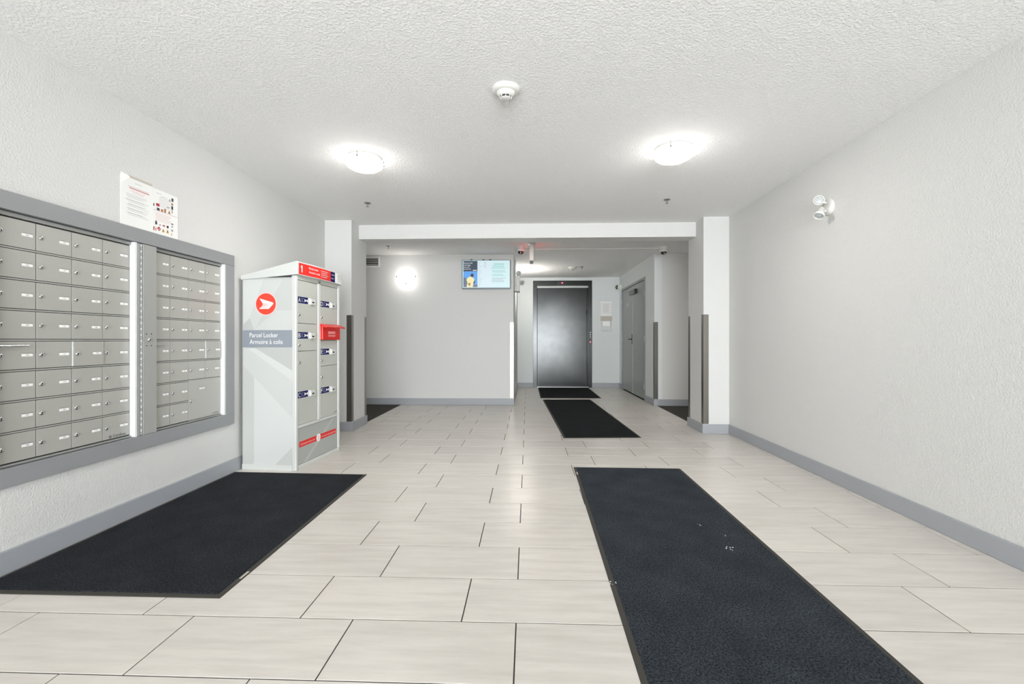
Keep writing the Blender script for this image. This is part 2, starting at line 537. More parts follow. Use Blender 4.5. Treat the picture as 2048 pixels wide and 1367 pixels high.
def put_door(root, y, z, num, proud=0.0, w=PW):
    if not used[0]:
        d = proto_door; d.parent = root; used[0] = True; l = proto_lock
    else:
        d = dup(proto_door, root); l = dup(proto_lock, d)
    d.location = (DXP + proud, y, z); d.scale = (1, w/PW, 1)
    plate_mesh(num).build('name_plate', d, loc=(0, 0.108, PIT/2 + 0.001))
    if proud:
        MB().box((-proud, 0.0018, 0.0062), (0.0001, 0.006, PIT-0.0062), FLANGE).build('lit_door_edge', d)  # pale strip paints in the light on the proud door's edge
def bank(name, label, y0, w, cols, merged, ya, yb, logo):
    root = thing(name, label, 'mailbox', (0, 0, 0), 0, 'apartment mailbox banks')
    b = MB().box((-2.44, ya, 0.474), (DXP-0.0004, yb, 1.622), DARK)
    b.build('cabinet', root)
    r = MB()
    for k in range(1, 8):
        z = ZT - k*PIT
        ye = y0 + (2*w if (merged and k == 7) else len(cols)*w)
        r.box((DXP, y0, z-0.0030), (DXP+0.0045, ye, z+0.0030), ALU)
    r.build('row_rail', root)
    fl = MB()
    fl.box((DXP, yb-0.0008, 0.47), (-2.322, yb+0.014, 1.624), FLANGE, 0.001)
    fl.box((DXP, ya, ZT), (DXP+0.012, yb, 1.6235), ALUD, 0.001).box((DXP, ya, 0.4715), (DXP+0.012, yb, ZT-8*PIT), ALUD, 0.001)
    fl.build('edge_flange', root)
    for ci, nums in enumerate(cols):
        for k in range(8):
            if merged and ci >= 2 and k >= 6: continue
            pr = 0.007 if (k == 4 and ci == (3 if merged else 2)) else 0.0
            put_door(root, y0 + ci*w, ZT - (k+1)*PIT, str(nums[k]), pr, w)
    if merged:
        yy, zz = y0 + 2*w, ZT - 8*PIT
        d = MB().box((0, 0.0015, 0.0035), (0.004, 2*w-0.0015, 2*PIT-0.0035), ALU, 0.0008)
        d.text('CENDREX', (0.004, 0.235, 0.014), (0, 1, 0), (0, 0, 1), w=0.07, m=INK)
        d = d.build('parcel_compartment_door', root, loc=(DXP, yy, zz))
        dup(proto_lock, d, (0, 0.022, PIT*0.98))
        plate_mesh('PARCEL').build('name_plate', d, loc=(0, 0.105, PIT*1.55))
    else:
        m = MB().text('Cendrex', (DXP+0.0042, y0+3*w+0.062, ZT-8*PIT+0.012), (0, 1, 0), (0, 0, 1), w=0.082, m=INK)
        m.lathe([(0.008, 0), (0.0055, 0)], INK, (DXP+0.0046, y0+3*w+0.045, ZT-8*PIT+0.018), 'X', 14, cap=False)
        m.box((DXP+0.0042, y0+3*w+0.040, ZT-8*PIT+0.017), (DXP+0.0048, y0+3*w+0.053, ZT-8*PIT+0.019), INK)
        m.build('maker_lettering', root)
    # pull bar on the first column, fifth row
    hz = ZT - 4*PIT - 0.026
    hb = MB().box((DXP+0.004, y0+0.01, hz-0.003), (DXP+0.018, y0+0.018, hz+0.003), CHROME).box((DXP+0.004, y0+0.105, hz-0.003), (DXP+0.018, y0+0.113, hz+0.003), CHROME)
    hb.cyl((DXP+0.018, y0-0.002, hz), (DXP+0.018, y0+0.125, hz), 0.0042, CHROME)
    hb.build('pull_handle', root)
    return root
L_COLS = [list(range(101, 109)), [109, 110, 111, 112, 113, 114, 201, 202], list(range(203, 211)), list(range(211, 219))]
R_COLS = [list(range(219, 227)), [227, 228, 301, 302, 303, 304, 305, 306], [307, 308, 309, 310, 311, 312], [313, 314, 315, 316, 317, 318]]
bank('mailbox_bank', 'larger aluminium mailbox bank with thirty two equal numbered doors, cut off by the photo edge', 1.916, 0.1700, L_COLS, False, 1.90, 2.598, 'l')
rb = bank('mailbox_bank', 'smaller aluminium mailbox bank beside the parcel locker with one double-size door', 2.736, 0.1625, R_COLS, True, 2.66, 3.388, 'r')
# hinged access panel between the banks (opens the right bank)
p = MB().box((-2.352, 2.648, 0.4712), (-2.318, 2.748, 1.6225), ALUD, 0.0015).build('access_panel', rb)
hg = MB()
n = 64
for i in range(n):
    z = 0.475 + i*(1.145/n)
    hg.cyl((-2.320, 2.637, z+0.001), (-2.320, 2.637, z+1.145/n-0.002), 0.0030, FLANGE if i % 2 else ALUD, seg=8)
hg.box((-2.352, 2.616, 0.4712), (-2.324, 2.634, 1.6225), ALUD)
hg.build('piano_hinge', rb)
k = MB().lathe([(0.012, 0), (0.012, 0.006), (0.009, 0.009), (0.004, 0.009)], CHROME, (-2.318, 2.690, 1.045), 'X', 18).lathe([(0.0045, 0), (0.0045, 0.0006)], KEY, (-2.309, 2.690, 1.045), 'X', 10)
for dy in (-0.018, 0.018):
    for dz in (-0.036, 0.036):
        k.lathe([(0.0035, 0), (0.0035, 0.0015)], KEY, (-2.318, 2.690+dy, 1.045+dz), 'X', 8)
k.build('panel_lock', rb)

# ------------------------------------------------------------------ notices over the mailboxes
def lines(mb, ox, ux, uy, rows, x0, x1, m, lift=0.0006, hh=0.0022):
    """rows of fine print; ox = lower-left corner of the sheet"""
    ux, uy, ox = Vector(ux), Vector(uy), Vector(ox)
    nz = ux.cross(uy) * lift
    for y, a, b in rows:
        A = ox + ux*(x0 + a*(x1-x0)) + uy*y + nz
        B = ox + ux*(x0 + b*(x1-x0)) + uy*y + nz
        mb.quad([A - uy*hh/2, B - uy*hh/2, B + uy*hh/2, A + uy*hh/2], m)
def spot(mb, ox, ux, uy, x, y, pts, m, lift=0.0007):
    ux, uy, ox = Vector(ux), Vector(uy), Vector(ox)
    nz = ux.cross(uy) * lift
    mb.quad([ox + ux*(x+a) + uy*(y+b) + nz for a, b in pts], m)
def sq(w, h): return [(-w/2,-h/2),(w/2,-h/2),(w/2,h/2),(-w/2,h/2)]
def tri(w, h): return [(-w/2,-h/2),(w/2,-h/2),(0,h/2)]
def dia(w): return [(0,-w/2),(w/2,0),(0,w/2),(-w/2,0)]
UX, UZ = (0, 1, 0), (0, 0, 1)
xw = XL + 0.0215
# first sheet: stands on the casing, leaning on the wall
o1 = (XL+0.003, 2.512, 1.7105)
s = MB().box((XL+0.0005, 2.512, 1.7105), (XL+0.003, 2.736, 1.995), PAPER)
s.quad([(XL+0.0034, 2.512, 1.945), (XL+0.0034, 2.535, 1.965), (XL+0.0034, 2.572, 1.995), (XL+0.0034, 2.572, 2.004), (XL+0.0034, 2.512, 2.011)], PAPER2)
s.box((XL+0.0005, 2.560, 1.993), (XL+0.002, 2.732, 2.010), TAN)
lines(s, o1, UX, UZ, [(0.262, .38, .68), (0.235, .1, .95)], .03, .20, INKG)
lines(s, o1, UX, UZ, [(0.226, .16, .98)], .03, .20, INKR, hh=0.006)
lines(s, o1, UX, UZ, [(0.212, .2, .8), (0.203, .3, .75)], .03, .20, INKR, hh=0.0015)
rr = random.Random(3)
lines(s, o1, UX, UZ, [(0.188 - i*0.0085 - (0.006 if i in (3, 6, 9, 12) else 0), rr.uniform(0, .12), rr.uniform(.7, 1)) for i in range(15)], .03, .20, INKG, hh=0.0016)
tag(s.build('notice_sheet'), 'white notice with red heading taped above the mailboxes, lettering only', 'notice', 'notices above the mailboxes')
# second sheet with pictograms
o2 = (XL+0.004, 2.737, 1.7105)
s = MB().box((XL+0.0005, 2.737, 1.7105), (XL+0.004, 2.936, 1.992), PAPER)
lines(s, o2, UX, UZ, [(0.258, .1, .4), (0.246, .35, .7)], .01, .15, INKG)
lines(s, o2, UX, UZ, [(0.238 - i*0.0085, .25, .85 + .1*(i % 2)) for i in range(8)], .01, .15, INKG, hh=0.0015)
lines(s, o2, UX, UZ, [(0.147, 0, 1)], .0, .195, INKMR, hh=0.0014)
lines(s, o2, UX, UZ, [(0.132 - i*0.009, .05, .9 - .06*(i % 3)) for i in range(6)], .01, .16, INKR, hh=0.0014)
for x, y, p, m in [(.035,.185,sq(.026,.018),INKMR),(.038,.158,sq(.022,.016),INK),(.068,.158,sq(.018,.017),INKBR),(.092,.163,sq(.016,.024),INKBR),(.126,.164,tri(.022,.024),INKBR),(.117,.190,sq(.022,.008),INKG),
                   (.152,.250,sq(.016,.022),INK),(.130,.240,sq(.012,.016),INKG),(.150,.222,sq(.016,.014),INKBR),(.150,.198,sq(.015,.024),INK),(.150,.172,sq(.01,.02),INKG),(.004,.178,sq(.008,.016),INK),
                   (.022,.070,[(-.007,-.012),(.007,-.012),(.007,.004),(.002,.012),(-.003,.012),(-.007,.004)],INK),(.052,.062,sq(.012,.010),INKG),(.082,.064,sq(.018,.009),INKMR),(.112,.064,sq(.014,.016),INK),(.118,.066,sq(.006,.012),INKMR),
                   (.044,.036,dia(.030),INKMR),(.078,.034,tri(.024,.024),INKY),(.112,.036,tri(.024,.024),INKY),(.150,.092,sq(.02,.006),INK),(.150,.076,dia(.018),INKG),(.150,.05,sq(.016,.014),INKG),(.005,.03,sq(.008,.024),INKMR),(.020,.028,sq(.006,.02),INKBR),(.145,.024,sq(.006,.018),INKY)]:
    spot(s, o2, UX, UZ, x, y, p, m)
for x, y, m in [(.078,.034,INK),(.112,.036,INK),(.044,.036,WHITEINK)]:
    spot(s, o2, UX, UZ, x, y-.002, sq(.005,.009), m, 0.001)
tag(s.build('notice_sheet'), 'white notice with small coloured pictures and warning symbols above the mailboxes', 'notice', 'notices above the mailboxes')

# ------------------------------------------------------------------ parcel locker (local: +Y along the front, +X out of the front)
LW, LD = 0.706, 0.466
lk = thing('parcel_locker', 'tall grey and white parcel locker with red header standing beside the mailboxes', 'locker', (-1.843, 3.537, 0), -math.radians(4.8))
b = MB()
b.box((-LD, 0.004, 0), (-0.03, LW-0.004, 1.545), S2)                    # carcass
b.build('carcass', lk, 0.003)
b = MB()
b.box((-0.04, 0.0, 0.0), (0, 0.03, 1.56), LOCKW, 0.006).box((-0.04, LW-0.036, 0.0), (0, LW, 1.56), LOCKW, 0.006)
b.box((-0.04, 0.327, 0.338), (-0.001, 0.368, 1.56), LOCKW, 0.004).box((-0.04, 0.03, 1.53), (-0.001, LW-0.036, 1.565), LOCKG, 0.002)
b.box((-0.04, 0.03, 0.333), (-0.001, LW-0.036, 0.356), LOCKW, 0.003).box((-0.04, 0.03, 0.0), (-0.001, LW-0.036, 0.034), LOCKW, 0.003)
b.box((-LD, 0.0, 0), (-0.03, 0.006, 0.045), LOCKW)
b.build('front_frame', lk)
# sloped cap with rounded front
zc0, zc1 = 1.566, 1.672
prof = [(-LD-0.003, 1.528), (-0.03, 1.566), (0.004, 1.567)]
b = MB()
n = 12
def capx(y):                       # bowed front of the header
    return 0.010 + 0.018*(1 - ((y - LW/2)/(LW/2 + 0.03))**2)
ys = [-0.007 + (LW+0.025)*i/n for i in range(n+1)]
for i in range(n):
    ya, yb = ys[i], ys[i+1]; xa, xb = capx(ya), capx(yb)
    b.quad([(-LD-0.003, ya, 1.561), (xa-0.006, ya, zc1), (xb-0.006, yb, zc1), (-LD-0.003, yb, 1.561)], LOCKW)
    b.quad([(xa, ya, zc0), (xb, yb, zc0), (xb, yb, zc1-0.006), (xa, ya, zc1-0.006)], LOCKW)
    b.quad([(xa, ya, zc1-0.006), (xb, yb, zc1-0.006), (xb-0.006, yb, zc1), (xa-0.006, ya, zc1)], LOCKW)
    b.quad([(-LD-0.003, ya, 1.530), (-LD-0.003, yb, 1.530), (xb, yb, zc0), (xa, ya, zc0)], LOCKW)
for y, fl in ((ys[0], 1), (ys[-1], 0)):
    x = capx(y)
    q = [(-LD-0.003, y, 1.530), (x, y, zc0), (x, y, zc1-0.006), (x-0.006, y, zc1), (-LD-0.003, y, 1.561)]
    b.quad(q if fl else q[::-1], LOCKW)
b.quad([(-LD-0.003, ys[-1], 1.530), (-LD-0.003, ys[0], 1.530), (-LD-0.003, ys[0], 1.561), (-LD-0.003, ys[-1], 1.561)], LOCKW)
b.build('cap', lk)
# header print, follows the bow
hd = MB()
def band(mb, y0, y1, z0, z1, m, off=0.0012, n=8):
    for i in range(n):
        ya, yb = y0 + (y1-y0)*i/n, y0 + (y1-y0)*(i+1)/n
        mb.quad([(capx(ya)+off, ya, z0), (capx(yb)+off, yb, z0), (capx(yb)+off, yb, z1), (capx(ya)+off, ya, z1)], m)
band(hd, 0.014, 0.485, 1.571, 1.662, RED)
band(hd, 0.485, 0.568, 1.571, 1.662, NAVY)
band(hd, 0.568, 0.705, 1.571, 1.662, WHITEINK)
def htext(s, y, z, w, h, m):
    x = max(capx(y), capx(y+w)) + 0.0022
    hd.text(s, (x, y, z), (capx(y+w)-capx(y), w, 0), (0, 0, 1), w=w, h=h, m=m)
xo = capx(0.05) + 0.0022
hd.quad([(xo, 0.046, 1.588), (xo, 0.058, 1.588), (xo, 0.058, 1.646), (xo, 0.050, 1.646), (xo, 0.036, 1.634), (xo, 0.036, 1.624), (xo, 0.046, 1.630)], WHITEINK)
htext('Parcel locker', 0.135, 1.627, 0.135, 0.018, WHITEINK)
htext('Armoire à colis', 0.135, 1.595, 0.155, 0.018, WHITEINK)
for i in range(4):
    y, z = 0.315, 1.640 - i*0.016
    hd.box((capx(y)+0.004, y, z-0.0025), (capx(y)+0.0048, y+0.115-0.02*(i % 2), z+0.0025), PINKINK)
htext('CANADA', 0.496, 1.628, 0.06, 0.013, WHITEINK)
htext('POST', 0.496, 1.594, 0.045, 0.013, WHITEINK)
for i in range(5):
    y, z = 0.615, 1.650 - i*0.015
    hd.box((capx(y+.07)+0.0008, y, z-0.0015), (capx(y)+0.0016, y+0.07, z+0.0015), INKG)
hd.build('header_print', lk)
# side panel print facing the camera (local -Y side)
sp = MB()
def sidepoly(pts, m, off):
    sp.quad([(v, -off, z) for v, z in pts], m)
sp.box((-LD+0.012, 0.0, 0.045), (-0.032, 0.004, 1.53), S1)
sidepoly([(-.45, .98), (-.032, .98), (-.032, .72), (-.45, 1.0)], S3, .0004)
sidepoly([(-.454, .985), (-.032, .985), (-.032, .80), (-.36, .985)], S2, .0006)
sidepoly([(-.454, .84), (-.032, .42), (-.032, .19), (-.18, .045), (-.36, .045), (-.454, .5)], S3, .0005)
sidepoly([(-.454, .84), (-.36, .745), (-.36, .06), (-.38, .045), (-.454, .045)], S4, .0007)
sidepoly([(-.18, .045), (-.032, .19), (-.032, .045)], S4, .0007)
sidepoly([(-.454, 1.53), (-.28, 1.53), (-.40, 1.22), (-.454, 1.17)], S3, .0005)
sidepoly([(-.11, 1.53), (-.032, 1.53), (-.032, 1.28), (-.17, 1.28), (-.36, 1.125)], S4, .0005)
sidepoly([(-.454, 1.17), (-.40, 1.22), (-.36, 1.125), (-.454, 1.125)], S2, .0006)
sidepoly([(-.458, .985), (-.032, .985), (-.032, 1.123), (-.458, 1.123)], BAND, .0010)
sp.text('Parcel Locker', (-.398, -.0012, 1.066), (1, 0, 0), (0, 0, 1), w=.245, h=.036, m=WHITEINK)
sp.text('Armoire à colis', (-.398, -.0012, 1.012), (1, 0, 0), (0, 0, 1), w=.285, h=.036, m=WHITEINK)
# emblem
lc = (-.257, -.0012, 1.333)
def disc(r, off, m, n=40):
    sp.quad([(lc[0]+r*math.cos(2*PI*i/n), -off, lc[2]+r*math.sin(2*PI*i/n)) for i in range(n)], m)
disc(.0915, .0011, PINKINK); disc(.0855, .0014, REDORANGE)
def em(pts, m, off):
    sp.quad([(lc[0]+(x-520)/190*.0855, -off, lc[2]-(y-465)/205*.0855) for x, y in pts][::-1], m)
em([(398,358),(650,437),(668,460),(640,463),(465,463)], WHITEINK, .0018)
em([(465,463),(640,463),(668,460),(622,510),(440,510),(455,485)], WHITEINK, .0018)
em([(440,510),(622,510),(575,560),(392,560),(412,535)], WHITEINK, .0018)
for y0, xa, xb in ((466, 455, 612), (493, 447, 592), (524, 418, 572)):
    em([(xa, y0-4), (xb, y0-8), (xb, y0-3), (xa, y0+7)], REDORANGE, .0021)
sp.build('side_panel', lk)
# doors
def locker_door(y0, y1, z0, z1, letter, lz, kz):
    d = MB().box((-0.02, y0+0.003, z0+0.002), (-0.006, y1-0.003, z1-0.002), LOCKG, 0.002).build('locker_door', lk)
    u = y0 + 0.003
    s = 0.145 if y0 < 0.2 else 0.146
    l = MB().box((-0.006, u+0.002, lz), (-0.0045, u+s, lz+0.052), NAVY).box((-0.006, u+s, lz), (-0.0044, u+s+0.026, lz+0.052), WHITEINK)
    l.text(letter, (-0.0045, u+0.006, lz+0.008), (0, 1, 0), (0, 0, 1), w=0.03, h=0.036, m=WHITEINK)
    for i, wd in enumerate((.04, .03, .045)):
        l.box((-0.0045, u+0.042, lz+0.036-i*0.012), (-0.0040, u+0.042+wd, lz+0.040-i*0.012), BAND)
    l.quad([(-0.0040, u+0.092, lz+0.012), (-0.0040, u+0.122, lz+0.026), (-0.0040, u+0.092, lz+0.040)], WHITEINK)
    l.quad([(-0.0040, u+0.120, lz+0.026), (-0.0040, u+0.131, lz+0.012), (-0.0040, u+0.142, lz+0.026), (-0.0040, u+0.131, lz+0.040)], WHITEINK)
    l.build('letter_label', d)
    q = MB().box((-0.006, u+s+0.028, lz-0.002), (0.006, u+s+0.095, lz+0.046), LOCKW, 0.003).box((0.004, u+s+0.045, lz+0.012), (0.0065, u+s+0.075, lz+0.024), KEY)
    q.build('latch', d)
    q = MB().lathe([(0.012, 0), (0.012, 0.004), (0.009, 0.008), (0.003, 0.008)], CHROME, (-0.006, u+0.016, kz), 'X', 14).box((0.001, u+0.0145, kz-0.006), (0.0028, u+0.0175, kz+0.006), KEY)
    q.build('cam_lock', d)
    return d
locker_door(0.03, 0.327, 1.179, 1.53, 'A', 1.343, 1.247)
locker_door(0.03, 0.327, 0.954, 1.179, 'B', 1.056, 1.002)
locker_door(0.03, 0.327, 0.356, 0.954, 'C', 0.574, 0.861)
locker_door(0.368, 0.670, 1.17, 1.53, 'D', 1.337, 1.244)
locker_door(0.368, 0.670, 0.814, 1.042, 'E', 0.914, 0.862)
locker_door(0.368, 0.670, 0.356, 0.814, 'F', 0.572, 0.717)
b = MB().text('Canada', (-0.0055, 0.60, 0.372), (0, 1, 0), (0, 0, 1), w=0.055, m=INK)
b.build('wordmark', lk)
# red mail slot with hood
r = MB().box((-0.02, 0.366, 1.046), (0.018, 0.674, 1.168), REDP, 0.004)
r.box((0.018, 0.376, 1.060), (0.020, 0.66, 1.075), REDP)
for i in range(7):
    if i == 3: continue
    z = 1.118 - i*0.0085
    r.box((0.018, 0.46, z-0.0022), (0.0188, 0.585-0.01*(i % 2), z+0.0022), PINKINK)
r = r.build('mail_slot', lk)
h = MB().prism([(0.0, 0.352, 1.186), (0.0, 0.352, 1.168), (0.062, 0.352, 1.150), (0.064, 0.352, 1.160)], (0, 0.33, 0), REDP)
h.build('slot_hood', r)
# kick panel with red strip
kp = MB().box((-0.02, 0.032, 0.036), (-0.007, 0.668, 0.331), LOCKP, 0.002)
kp.quad([(-0.0064, 0.10, 0.037), (-0.0064, 0.16, 0.037), (-0.0064, 0.62, 0.330), (-0.0064, 0.58, 0.330)], S2)
kp.box((-0.007, 0.056, 0.174), (-0.0056, 0.635, 0.220), RED)
kp.lathe([(0.033, 0), (0.033, 0.002)], WHITEINK, (-0.007, 0.339, 0.197), 'X', 24)
kp.text('Delivering the online world', (-0.0050, 0.072, 0.190), (0, 1, 0), (0, 0, 1), w=0.205, h=0.012, m=WHITEINK)
kp.text('Du monde en ligne jusqu’à vous', (-0.0050, 0.388, 0.190), (0, 1, 0), (0, 0, 1), w=0.235, h=0.012, m=WHITEINK)
for i in range(3):
    kp.box((-0.0050, 0.328, 0.180+i*0.014), (-0.0046, 0.352, 0.184+i*0.014), INKR)
kp.build('kick_panel', lk)
b = MB()
for y in (0.02, LW-0.02):
    b.box((-0.004, y-0.012, 0.0), (0.004, y+0.012, 0.03), LOCKG, 0.001)
b.build('foot_bracket', lk)

# ------------------------------------------------------------------ floor mats
def floor_mat(label, corners, pile=PILE, bw=0.022, lab=None):
    """corners anticlockwise from near-left, on the floor"""
    cx = sum(c[0] for c in corners)/4; cy = sum(c[1] for c in corners)/4
    root = thing('floor_mat', label, 'mat', (cx, cy, 0), 0, 'dark entrance mats')
    P = [Vector((c[0]-cx, c[1]-cy, 0)) for c in corners]
    def inset(d, z):
        out = []
        for i in range(4):
            a, b, c2 = P[i-1], P[i], P[(i+1) % 4]
            e1 = (a-b).normalized(); e2 = (c2-b).normalized()
            out.append(b + (e1+e2)*d + Vector((0, 0, z)))
        return out
    r0, r1, r2 = inset(0, 0.0006), inset(0.003, 0.003), inset(bw, 0.0045)
    b = MB(); vs = r0+r1+r2
    fs = [(i, (i+1) % 4, 4+(i+1) % 4, 4+i) for i in range(4)] + [(4+i, 4+(i+1) % 4, 8+(i+1) % 4, 8+i) for i in range(4)] + [(3, 2, 1, 0)]
    b.add(vs, fs, RUBBER).build('rubber_border', root)
    a, t2 = inset(bw, 0.0043), inset(bw+0.005, 0.008)
    b = MB(); b.add(a+t2, [(i, (i+1) % 4, 4+(i+1) % 4, 4+i) for i in range(4)] + [(4, 5, 6, 7), (3, 2, 1, 0)], pile)
    b.build('carpet_pile', root)
    if lab:
        MB().box((lab[0]-cx-0.005, lab[1]-cy-0.03, 0.004), (lab[0]-cx+0.005, lab[1]-cy+0.03, 0.0052), TAN).build('woven_tag', root)
    return root
floor_mat('short wide dark mat lying below the mailboxes along the grey baseboard', [(-2.318, 1.785), (-1.243, 1.785), (-1.247, 3.466), (-2.318, 3.50)], PILEL, lab=(-1.254, 1.96))
nm = floor_mat('long charcoal runner nearest the viewer, running out of the bottom of the photo', [(0.323, -0.10), (1.180, -0.08), (1.235, 3.715), (0.374, 3.728)], lab=(0.385, 3.55))
floor_mat('charcoal runner lying in the middle of the hall below the ceiling beam, before the elevator', [(0.379, 4.826), (1.216, 4.878), (1.097, 7.955), (0.258, 7.925)], PILEB)
floor_mat('small black mat lying right against the elevator door', [(0.225, 8.14), (1.322, 8.16), (1.325, 9.94), (0.220, 9.93)], PILEB)
# crumbs on the near runner
cr = MB(); rr = random.Random(5)
for cx, cy, n, sp_ in ((1.003, 2.283, 9, 0.02), (1.04, 2.432, 2, 0.006), (0.362, 1.94, 6, 0.014), (0.97, 2.56, 3, 0.02)):
    for i in range(n):
        x, y, r = cx + rr.uniform(-sp_, sp_), cy + rr.uniform(-sp_, sp_), rr.uniform(.0016, .004)
        cr.lathe([(0.0002, 0), (r, r*.5), (r*.7, r), (0.0002, r*1.1)], WHITEP, (x, y, 0.0078), 'Z', 6)
o = cr.build('crumbs'); o['kind'] = 'stuff'; o['label'] = 'white paper crumbs scattered on the near charcoal runner'; o['category'] = 'crumbs'

# ------------------------------------------------------------------ ceiling lights
def ceiling_light(label, x, y, rot):
    root = thing('ceiling_light', label, 'lamp', (x, y, ZC), rot, 'frosted dome ceiling lights')
    MB().lathe([(0.12, 0), (0.134, -0.010), (0.135, -0.036), (0.001, -0.036)][::-1], WHITEP, (0, 0, 0), 'Z', 32).build('canopy', root)  # canopy widened down to the rim to block the bowl's upward glow
    R, H = 0.140, 0.064
    pr = [(R*math.sin(a), -0.037 - H*math.cos(a)) for a in [PI/2*i/12 for i in range(13)]]
    pr[0] = (0.0006, pr[0][1])
    MB().lathe(pr[:10], GLASSW, (0, 0, 0), 'Z', 40, cap=False).lathe(pr[9:], GLASSD, (0, 0, 0), 'Z', 40, cap=False).build('glass_bowl', root)
    for kk in range(3):
        a = 2*PI*kk/3
        q = MB().cyl((math.cos(a)*0.143, math.sin(a)*0.143, -0.040), (math.cos(a)*0.143, math.sin(a)*0.143, -0.001), 0.003, STEEL, seg=8)
        q.lathe([(0.001, 0), (0.005, 0.001), (0.006, 0.006), (0.003, 0.012), (0.001, 0.012)], KEY, (math.cos(a)*0.143, math.sin(a)*0.143, -0.044), 'Z', 10)
        q.build('clip', root)
    return root
ceiling_light('glowing dome ceiling light above the parcel locker side of the lobby', -1.235, 3.38, 2.6)
ceiling_light('glowing dome ceiling light nearer the long bare wall with emergency heads', 1.045, 3.29, 0.1)

# ------------------------------------------------------------------ smoke detectors
def smoke(label, x, y, s, m):
    root = thing('smoke_detector', label, 'detector', (x, y, ZC), 0, 'smoke detectors')
    MB().lathe([(0.001, -0.0235*s), (0.060*s, -0.0235*s), (0.074*s, -0.014*s), (0.077*s, 0.0)], m, (0,0,0), 'Z', 36).build('base', root)
    MB().lathe([(0.034*s, -0.043*s), (0.046*s, -0.036*s), (0.050*s, -0.0235*s)], m, (0,0,0), 'Z', 36).build('housing', root)
    MB().lathe([(0.026*s, -0.053*s), (0.026*s, -0.043*s)], DARK, (0,0,0), 'Z', 24).build('sensing_chamber', root)
    q = MB()
    for i in range(8):
        a = 2*PI*i/8 - PI/2
        c_, s_ = math.cos(a), math.sin(a)
        q.cyl((c_*0.029*s, s_*0.029*s, -0.055*s), (c_*0.033*s, s_*0.033*s, -0.041*s), 0.0022*s, m, seg=6)
    q.lathe([(0.001, -0.058*s), (0.026*s, -0.057*s), (0.031*s, -0.053*s)], m, (0,0,0), 'Z', 30)
    q.build('cage', root)
    return root
smoke('white smoke detector alone in the middle of the near ceiling', -0.12, 2.478, 1.0, WHITEP)
smoke('cream smoke detector on the corridor ceiling before the elevator', 0.843, 8.60, 1.0, OFFWHITE)

# ------------------------------------------------------------------ sprinklers
def sprinkler(label, x, y):
    root = thing('sprinkler', label, 'sprinkler', (x, y, ZC), 0, 'ceiling sprinklers')
    MB().lathe([(0.012, -0.006), (0.030, -0.004), (0.033, 0.0)], STEEL, (0,0,0), 'Z', 24).build('escutcheon', root)
    q = MB().cyl((0,0,-0.018), (0,0,-0.004), 0.007, STEEL)
    q.cyl((0.008,0,-0.016), (0.003,0,-0.036), 0.002, STEEL, seg=6).cyl((-0.008,0,-0.016), (-0.003,0,-0.036), 0.002, STEEL, seg=6)
    q.build('frame', root)
    MB().lathe([(0.004, -0.040), (0.013, -0.038), (0.013, -0.0365), (0.003, -0.036)], STEEL, (0,0,0), 'Z', 12).build('deflector', root)
sprinkler('small sprinkler head on lobby ceiling on the mailbox side', -1.612, 4.498)
sprinkler('small sprinkler head on lobby ceiling towards the bare wall', 1.364, 4.489)
sprinkler('sprinkler head behind the beam near the wall sconce', -2.043, 6.57)
sprinkler('sprinkler head beside the cream smoke detector near elevator', 1.016, 8.534)

# ------------------------------------------------------------------ emergency twin heads on the bare wall
em_ = thing('emergency_light', 'white twin spot emergency light high on the bare wall', 'emergency light', (XR, 3.455, 2.035))
MB().lathe([(0.001, 0.028), (0.045, 0.026), (0.060, 0.014), (0.062, 0.0)][::-1], WHITEP, (0,0,0), (-1,0,0), 32).build('mounting_plate', em_)
def head(root, piv, pos, d, m=WHITEP, s=1.0):
    d = Vector(d).normalized(); pos = Vector(pos)
    hd_ = MB().lathe([(0.016*s, -0.062*s), (0.020*s, -0.056*s), (0.022*s, -0.022*s), (0.034*s, -0.006*s), (0.036*s, 0.016*s), (0.033*s, 0.018*s), (0.029*s, 0.010*s)], m, pos, d, 24)
    hd_.cyl(piv, pos - d*0.035*s, 0.009*s, m, seg=12)
    hd_ = hd_.build('lamp_head', root)
    MB().lathe([(0.029*s, 0.008*s), (0.018*s, 0.012*s), (0.006*s, 0.013*s), (0.001, 0.014*s)], CLEAR, pos, d, 6, cap=False).lathe([(0.0305*s, 0.0105*s), (0.0275*s, 0.0115*s)], INK, pos, d, 6, cap=False).build('lens', hd_)
head(em_, (-0.020, -0.005, 0.03), (-0.098, -0.035, 0.038), (-0.42, -0.88, -0.06))
head(em_, (-0.020, 0.0, -0.03), (-0.092, -0.035, -0.066), (-0.50, -0.30, -0.85))

# ------------------------------------------------------------------ television
tv = thing('television', 'flat wall television showing an advert beside pale notices', 'television', (-0.664, YT, 2.09))
W2, H2 = 0.387, 0.230
MB().box((-W2, -0.065, -H2), (W2, -0.035, H2), TVBZ, 0.004).build('bezel', tv)
MB().box((-0.20, -0.036, -0.15), (0.20, -0.001, 0.15), BLACKP).build('wall_mount', tv)
b = MB()
for x in (-0.24, -0.045, 0.062):
    b.lathe([(0.019, 0.0), (0.017, 0.012), (0.001, 0.014)], BLACKP, (x, -0.04, H2), 'Z', 16)
b.build('top_knob', tv)
b = MB()
ys_ = -0.0656
def scr(x0, x1, z0, z1, m, off=0.0):
    # x,z as fractions of the screen
    X = lambda f: -W2+0.010 + f*(2*W2-0.020)
    Z = lambda f: -H2+0.020 + f*(2*H2-0.028)
    b.quad([(X(x0), ys_-off, Z(z0)), (X(x1), ys_-off, Z(z0)), (X(x1), ys_-off, Z(z1)), (X(x0), ys_-off, Z(z1))], m)
